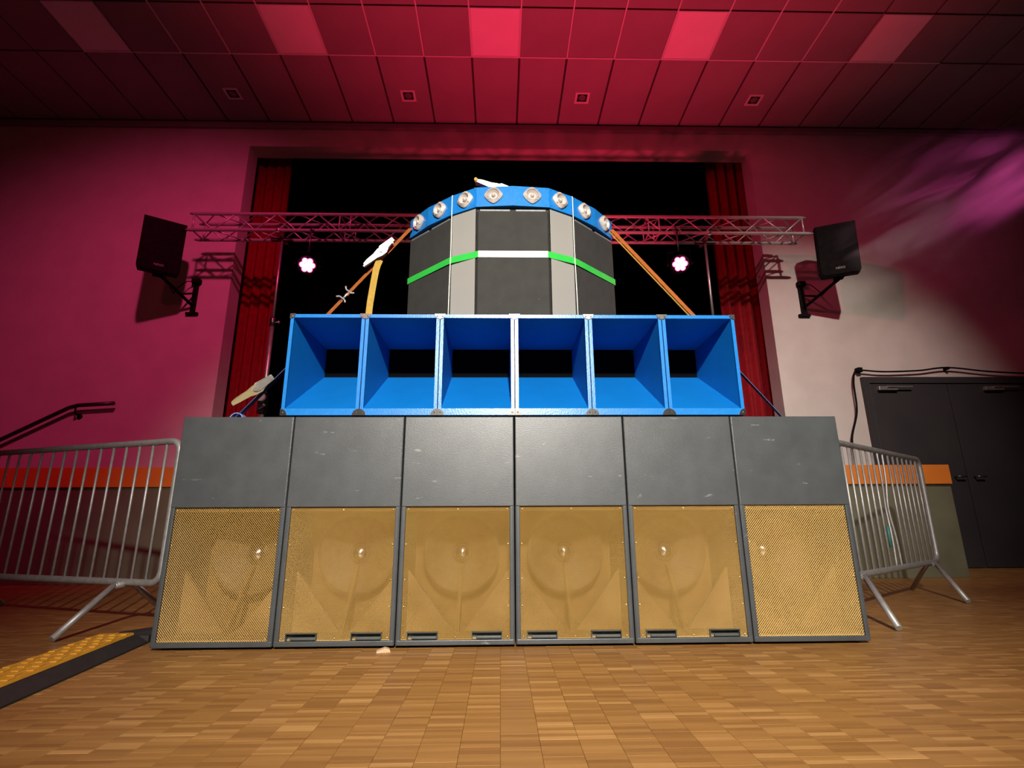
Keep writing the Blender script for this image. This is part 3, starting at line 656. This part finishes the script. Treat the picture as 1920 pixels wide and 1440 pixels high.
# ------------------------------------------------------------------ wall loudspeakers
def text_mesh(body, size, name, m, parent, M):
    cu = bpy.data.curves.new(name, 'FONT'); cu.body = body; cu.size = size; cu.extrude = .001; cu.align_x = 'CENTER'; cu.align_y = 'CENTER'
    o = bpy.data.objects.new(name, cu); COL.objects.link(o); dg = bpy.context.evaluated_depsgraph_get()
    me = bpy.data.meshes.new_from_object(o.evaluated_get(dg)); bpy.data.objects.remove(o)
    me.materials.append(MATS[m]); me.transform(M); return link(name, me, parent)
def wall_speaker(x, y, z, yaw, tilt, s_, lab, blab):
    t = thing('mounted_loudspeaker', lab, 'loudspeaker', (x, y, z), 0, group='black loudspeakers on the side walls')
    t.rotation_euler = (tilt, 0, yaw)
    hw, H, D_ = .215, .32, .30
    # front face in the plane y=0 facing -y, bevelled lower corners, tapering back
    fr = [(-hw, -H+.05), (-hw+.02, -H), (hw-.02, -H), (hw, -H+.05), (hw, H), (-hw, H)]
    bk = [(-hw*.62, -H+.10), (-hw*.55, -H+.05), (hw*.55, -H+.05), (hw*.62, -H+.10), (hw*.62, H-.02), (-hw*.62, H-.02)]
    vs = [(a, 0, b) for a, b in fr]+[(a, .12, b) for a, b in fr]+[(a, D_, b) for a, b in bk]; n = 6
    fs = [list(range(n))]+[[r_*n+k, (r_+1)*n+k, (r_+1)*n+(k+1) % n, r_*n+(k+1) % n] for r_ in range(2) for k in range(n)]+[[2*n+k for k in range(n)][::-1]]
    MB().add(vs, fs).build('cabinet', 'black', t)
    MB().prism([(a*.95, b*.96) for a, b in fr], -.012, -.0005).build('grille', 'black', t)
    text_mesh('NEXO', .036, 'badge', 'badge', t, Matrix(((1, 0, 0, 0), (0, 0, -1, -.0135), (0, 1, 0, -H+.085), (0, 0, 0, 1))))
    MB().box(-.05, .05, .10, .22, -H-.012, -H+.08, .004).build('socket_plate', 'black', t)
    return t
wall_speaker(-3.985, 5.66, 3.72, radians(34), radians(9), 1, 'black loudspeaker mounted on the left wall, turned inward', '')
wall_speaker(4.09, 5.66, 3.73, radians(-24), radians(9), -1, 'black loudspeaker mounted on the right wall, turned inward', '')
for s_, xw, tip, lab in ((-1, -3.93, (-4.03, 5.80, 3.40), 'black steel wall bracket carrying the left loudspeaker'), (1, 3.975, (4.15, 5.80, 3.41), 'black steel wall bracket carrying the right loudspeaker')):
    t = thing('speaker_bracket', lab, 'bracket', (xw, WY, 3.13), group='loudspeaker wall brackets')
    MB().box(xw-.03, xw+.03, WY-.03, WY-.001, 3.13, 3.58, .004).build('wall_plate', 'black', t, True)
    MB().box(xw-.075, xw+.075, WY-.04, WY-.001, 3.12, 3.155, .004).build('lower_foot', 'black', t, True)
    MB().box(xw-.045, xw+.06, WY-.07, WY-.001, 3.545, 3.61, .01).build('upper_clamp', 'black', t, True)
    p0 = Vector((xw, WY-.02, 3.24)); p1 = Vector(tip)
    MB().tube([p0, p1], .019, 8).build('arm', 'black', t, True)
    MB().tube([Vector((xw, WY-.02, 3.42)), p0.lerp(p1, .42)], .013, 8).build('brace', 'black', t, True)
    MB().tube([p1, p1+Vector((0, 0, .06))], .017, 8).build('pole_pin', 'black', t, True)
    MB().tube(smooth_path([(xw, WY-.06, 3.55), (xw+s_*.06, WY-.13, 3.53), (xw+s_*.12, WY-.22, 3.38), (xw+s_*.09, WY-.30, 3.30), tuple(p1+Vector((0, .06, .03)))], 4), .006, 6).build('cable', 'black', t, True)

# ------------------------------------------------------------------ crowd barriers
def barrier(p, q, nbar, lab, feet, bent=()):
    p = Vector((p[0], p[1], 0)); q = Vector((q[0], q[1], 0)); L = (q-p).length; d_ = (q-p).normalized()
    t = thing('crowd_barrier', lab, 'barrier', tuple(p), atan2(d_.y, d_.x), group='galvanised crowd barriers')
    z0, z1, R_ = .245, 1.03, .07
    pts = []
    for cx_, cz_, a0 in ((L-R_, z0+R_, -90), (L-R_, z1-R_, 0), (R_, z1-R_, 90), (R_, z0+R_, 180)):
        for k in range(7):
            a = radians(a0+15*k); pts.append((cx_+R_*cos(a), 0, cz_+R_*sin(a)))
    MB().tube(pts, .019, 12, closed=True).build('frame', 'galv', t)
    for k in range(nbar):
        x = L*(k+1)/(nbar+1); off = dict(bent).get(k, 0)
        pth = [(x, 0, z0), (x, 0, z1)] if not off else smooth_path([(x, 0, z0), (x+off*.5, .0, z0+.2), (x+off, .01, (z0+z1)/2), (x+off*.4, 0, z1-.2), (x, 0, z1)], 4)
        MB().tube(pth, .0075, 8).build('bar', 'galv', t)
    Mi = Matrix.Rotation(-atan2(d_.y, d_.x), 4, 'Z')
    for (cx_, ux, uy, spread) in feet:
        c = Mi @ Vector((ux, uy, 0))
        for s_ in (-1, 1):
            MB().tube([(cx_+c.x*s_*.05, c.y*s_*.05, z0-.005), (cx_+c.x*s_*spread, c.y*s_*spread, .016)], .017, 10).build('foot', 'galv', t)
        MB().tube([(cx_-c.x*.06, -c.y*.06, z0-.012), (cx_+c.x*.06, c.y*.06, z0-.012)], .018, 10).build('foot_bridge', 'galv', t)
    return t
barrier((-1.86, 3.09), (-4.02, 3.87), 20, 'galvanised crowd barrier standing left of the bass bins', ((.27, .25, .97, .34), (1.85, .3, .95, .34)))
tb = barrier((1.90, 3.07), (3.40, 4.22), 17, 'galvanised crowd barrier standing right of the bass bins', ((.30, .2, .98, .35), (1.72, .2, .98, .35)), ((9, -.035), (8, .02)))
MB().tube([(.9, 0, .38), (.9, 0, .46), (.9, 0, .52)], .0092, 8).build('tape_wrap', 'tape_teal', tb)

# ------------------------------------------------------------------ cable ramp
ramp = thing('cable_ramp', 'yellow and black rubber cable ramp on the floor left of the stack', 'cable ramp', (-1.80, 2.76, 0), radians(0))
ra, rb = Vector((-1.845, 2.80, 0)), Vector((-1.62, 1.25, 0)); dr = (rb-ra).normalized(); sr = Vector((dr.y, -dr.x, 0))   # sr points left
Lr = (rb-ra).length; Mr = Matrix(((dr.x, sr.x, 0, ra.x), (dr.y, sr.y, 0, ra.y), (0, 0, 1, 0), (0, 0, 0, 1)))
MB().prism([(-.135, .0), (-.135, .008), (-.075, .045), (.075, .045), (.135, .008), (.135, 0)], .0, Lr, 'x').xf(Mr).build('base', 'rubber', ramp, True)
MB().prism([(-.078, .0452), (-.074, .054), (.074, .054), (.078, .0452)], .02, Lr, 'x').xf(Mr).build('lid', 'ramp_yellow', ramp, True)
lug = MB().box(-.02, .02, -.012, .012, 0, .004, .0015)
lug_me = lug.mesh('tread_lug', 'ramp_yellow')
k = 0
for i in range(24):
    for j in (-1, 0, 1):
        c = Mr @ Vector((.06+i*.062, j*.048+(.01 if i % 2 else -.01), .054)); o = link('tread_lug', lug_me, ramp, c-ramp.location); o.rotation_euler = (0, 0, atan2(dr.y, dr.x))
MB().box(-.06, 0.0, -.135, -.06, 0, .035, .004).box(-.05, 0, .03, .1, 0, .03, .004).xf(Mr).build('connector_lug', 'rubber', ramp, True)
m = MB().ribbon([(-1.92, 2.95, .012), (-1.70, 3.30, .012), (-1.50, 3.62, .012)], (0, 0, 1), .09, .024)
tag(origin_mesh(m, 'cable_mat', 'rubber', (-1.80, 3.14, 0)), 'flat black rubber cable mat running behind the leftmost bass bin', 'cable mat')
m = MB().prism([(-.032, 0), (.030, 0), (.026, .012), (.008, .018), (-.012, .012), (-.030, .006)], -.018, .016)
m.xf(Matrix.Translation((-.525, 2.595, 0)) @ Matrix.Rotation(.25, 4, 'Z'))
tag(origin_mesh(m, 'wood_scrap', 'scrap_wood', (-.525, 2.595, 0)), 'small pale wood scrap on the floor below the second bass bin', 'scrap')

# ------------------------------------------------------------------ handrail and door cable
t = thing('handrail', 'black sloping handrail fixed to the left wall', 'handrail', (-5.1, WY, 1.5))
MB().tube([(-6.45, WY-.09, 1.205), (-6.02, WY-.09, 1.44), (-5.16, WY-.09, 1.90), (-5.06, WY-.09, 1.93), (-4.64, WY-.09, 1.955)], .024, 10).build('rail', 'black_gloss', t, True)
for x, z in ((-5.08, 1.90), (-6.1, 1.37)):
    MB().tube([(x, WY-.09, z), (x, WY-.09, z-.06), (x, WY-.01, z-.09)], .011, 8).lathe([(.032, -.012), (.032, -.001)], (x, WY, z-.09), (0, 1, 0), 12).build('bracket', 'black', t, True)
t = thing('hung_cable', 'black cable hung over the dark double door at the right', 'cable', (4.547, WY-.03, 2.38))
cp = smooth_path([(4.29, WY-.07, 1.12), (4.30, WY-.06, 1.5), (4.42, WY-.06, 1.85), (4.44, WY-.06, 2.2), (4.48, WY-.06, 2.36), (4.55, WY-.06, 2.385), (4.85, WY-.06, 2.365), (5.3, WY-.06, 2.38), (5.69, WY-.06, 2.42), (6.2, WY-.06, 2.37), (6.72, WY-.06, 2.345), (7.4, WY-.06, 2.34)], 6)
MB().tube(cp, .011, 8).build('cable', 'black', t, True)
MB().box(4.52, 4.58, WY-.075, WY-.001, 2.36, 2.42, .006).build('hook_block', 'black', t, True)
MB().box(5.675, 5.705, WY-.075, WY-.001, 2.395, 2.43, .004).build('clip', 'black', t, True)

# ------------------------------------------------------------------ smoke
def smoke():
    m = bpy.data.materials.new('smoke'); m.use_nodes = True; nt = m.node_tree; L = nt.links.new
    nt.nodes.remove(nt.nodes['Principled BSDF']); out = nt.nodes['Material Output']
    v = nt.nodes.new('ShaderNodeVolumeScatter'); v.inputs['Color'].default_value = (.95, .8, .95, 1)
    tc = nt.nodes.new('ShaderNodeTexCoord'); mp = nt.nodes.new('ShaderNodeMapping')
    mp.inputs['Rotation'].default_value = (0, radians(32), 0); mp.inputs['Scale'].default_value = (.5, 1.2, 2.8)
    L(tc.outputs['Object'], mp.inputs['Vector'])
    n = nt.nodes.new('ShaderNodeTexNoise'); n.inputs['Scale'].default_value = 1.25; n.inputs['Detail'].default_value = 3; n.inputs['Distortion'].default_value = .8
    L(mp.outputs[0], n.inputs['Vector'])
    r = nt.nodes.new('ShaderNodeValToRGB'); r.color_ramp.elements[0].position = .47; r.color_ramp.elements[1].position = .75
    L(n.outputs['Fac'], r.inputs['Fac'])
    # fade to nothing towards the edges of the cloud
    ln = nt.nodes.new('ShaderNodeVectorMath'); ln.operation = 'MULTIPLY'; ln.inputs[1].default_value = (1/1.75, 1/.55, 1/.85); L(tc.outputs['Object'], ln.inputs[0])
    l2 = nt.nodes.new('ShaderNodeVectorMath'); l2.operation = 'LENGTH'; L(ln.outputs[0], l2.inputs[0])
    mr = nt.nodes.new('ShaderNodeMapRange'); mr.inputs[1].default_value = .35; mr.inputs[2].default_value = 1; mr.inputs[3].default_value = 1; mr.inputs[4].default_value = 0; L(l2.outputs['Value'], mr.inputs[0])
    mu = nt.nodes.new('ShaderNodeMath'); mu.operation = 'MULTIPLY'; L(r.outputs['Color'], mu.inputs[0]); L(mr.outputs[0], mu.inputs[1])
    m2 = nt.nodes.new('ShaderNodeMath'); m2.operation = 'MULTIPLY'; m2.inputs[1].default_value = 2.6; L(mu.outputs[0], m2.inputs[0])
    L(m2.outputs[0], v.inputs['Density']); L(v.outputs[0], out.inputs['Volume']); MATS['smoke'] = m
    bm = bmesh.new(); bmesh.ops.create_icosphere(bm, subdivisions=3, radius=1)
    for vv in bm.verts: vv.co = (vv.co.x*1.75, vv.co.y*.55, vv.co.z*.85)
    me = bpy.data.meshes.new('smoke'); bm.to_mesh(me); bm.free(); me.materials.append(m)
    o = link('smoke_wisp', me); o.location = (5.35, 5.25, 4.25); o.rotation_euler = (0, radians(-28), 0)
    tag(o, 'wisps of purple smoke drifting past the right loudspeaker', 'smoke', kind='stuff')
smoke()
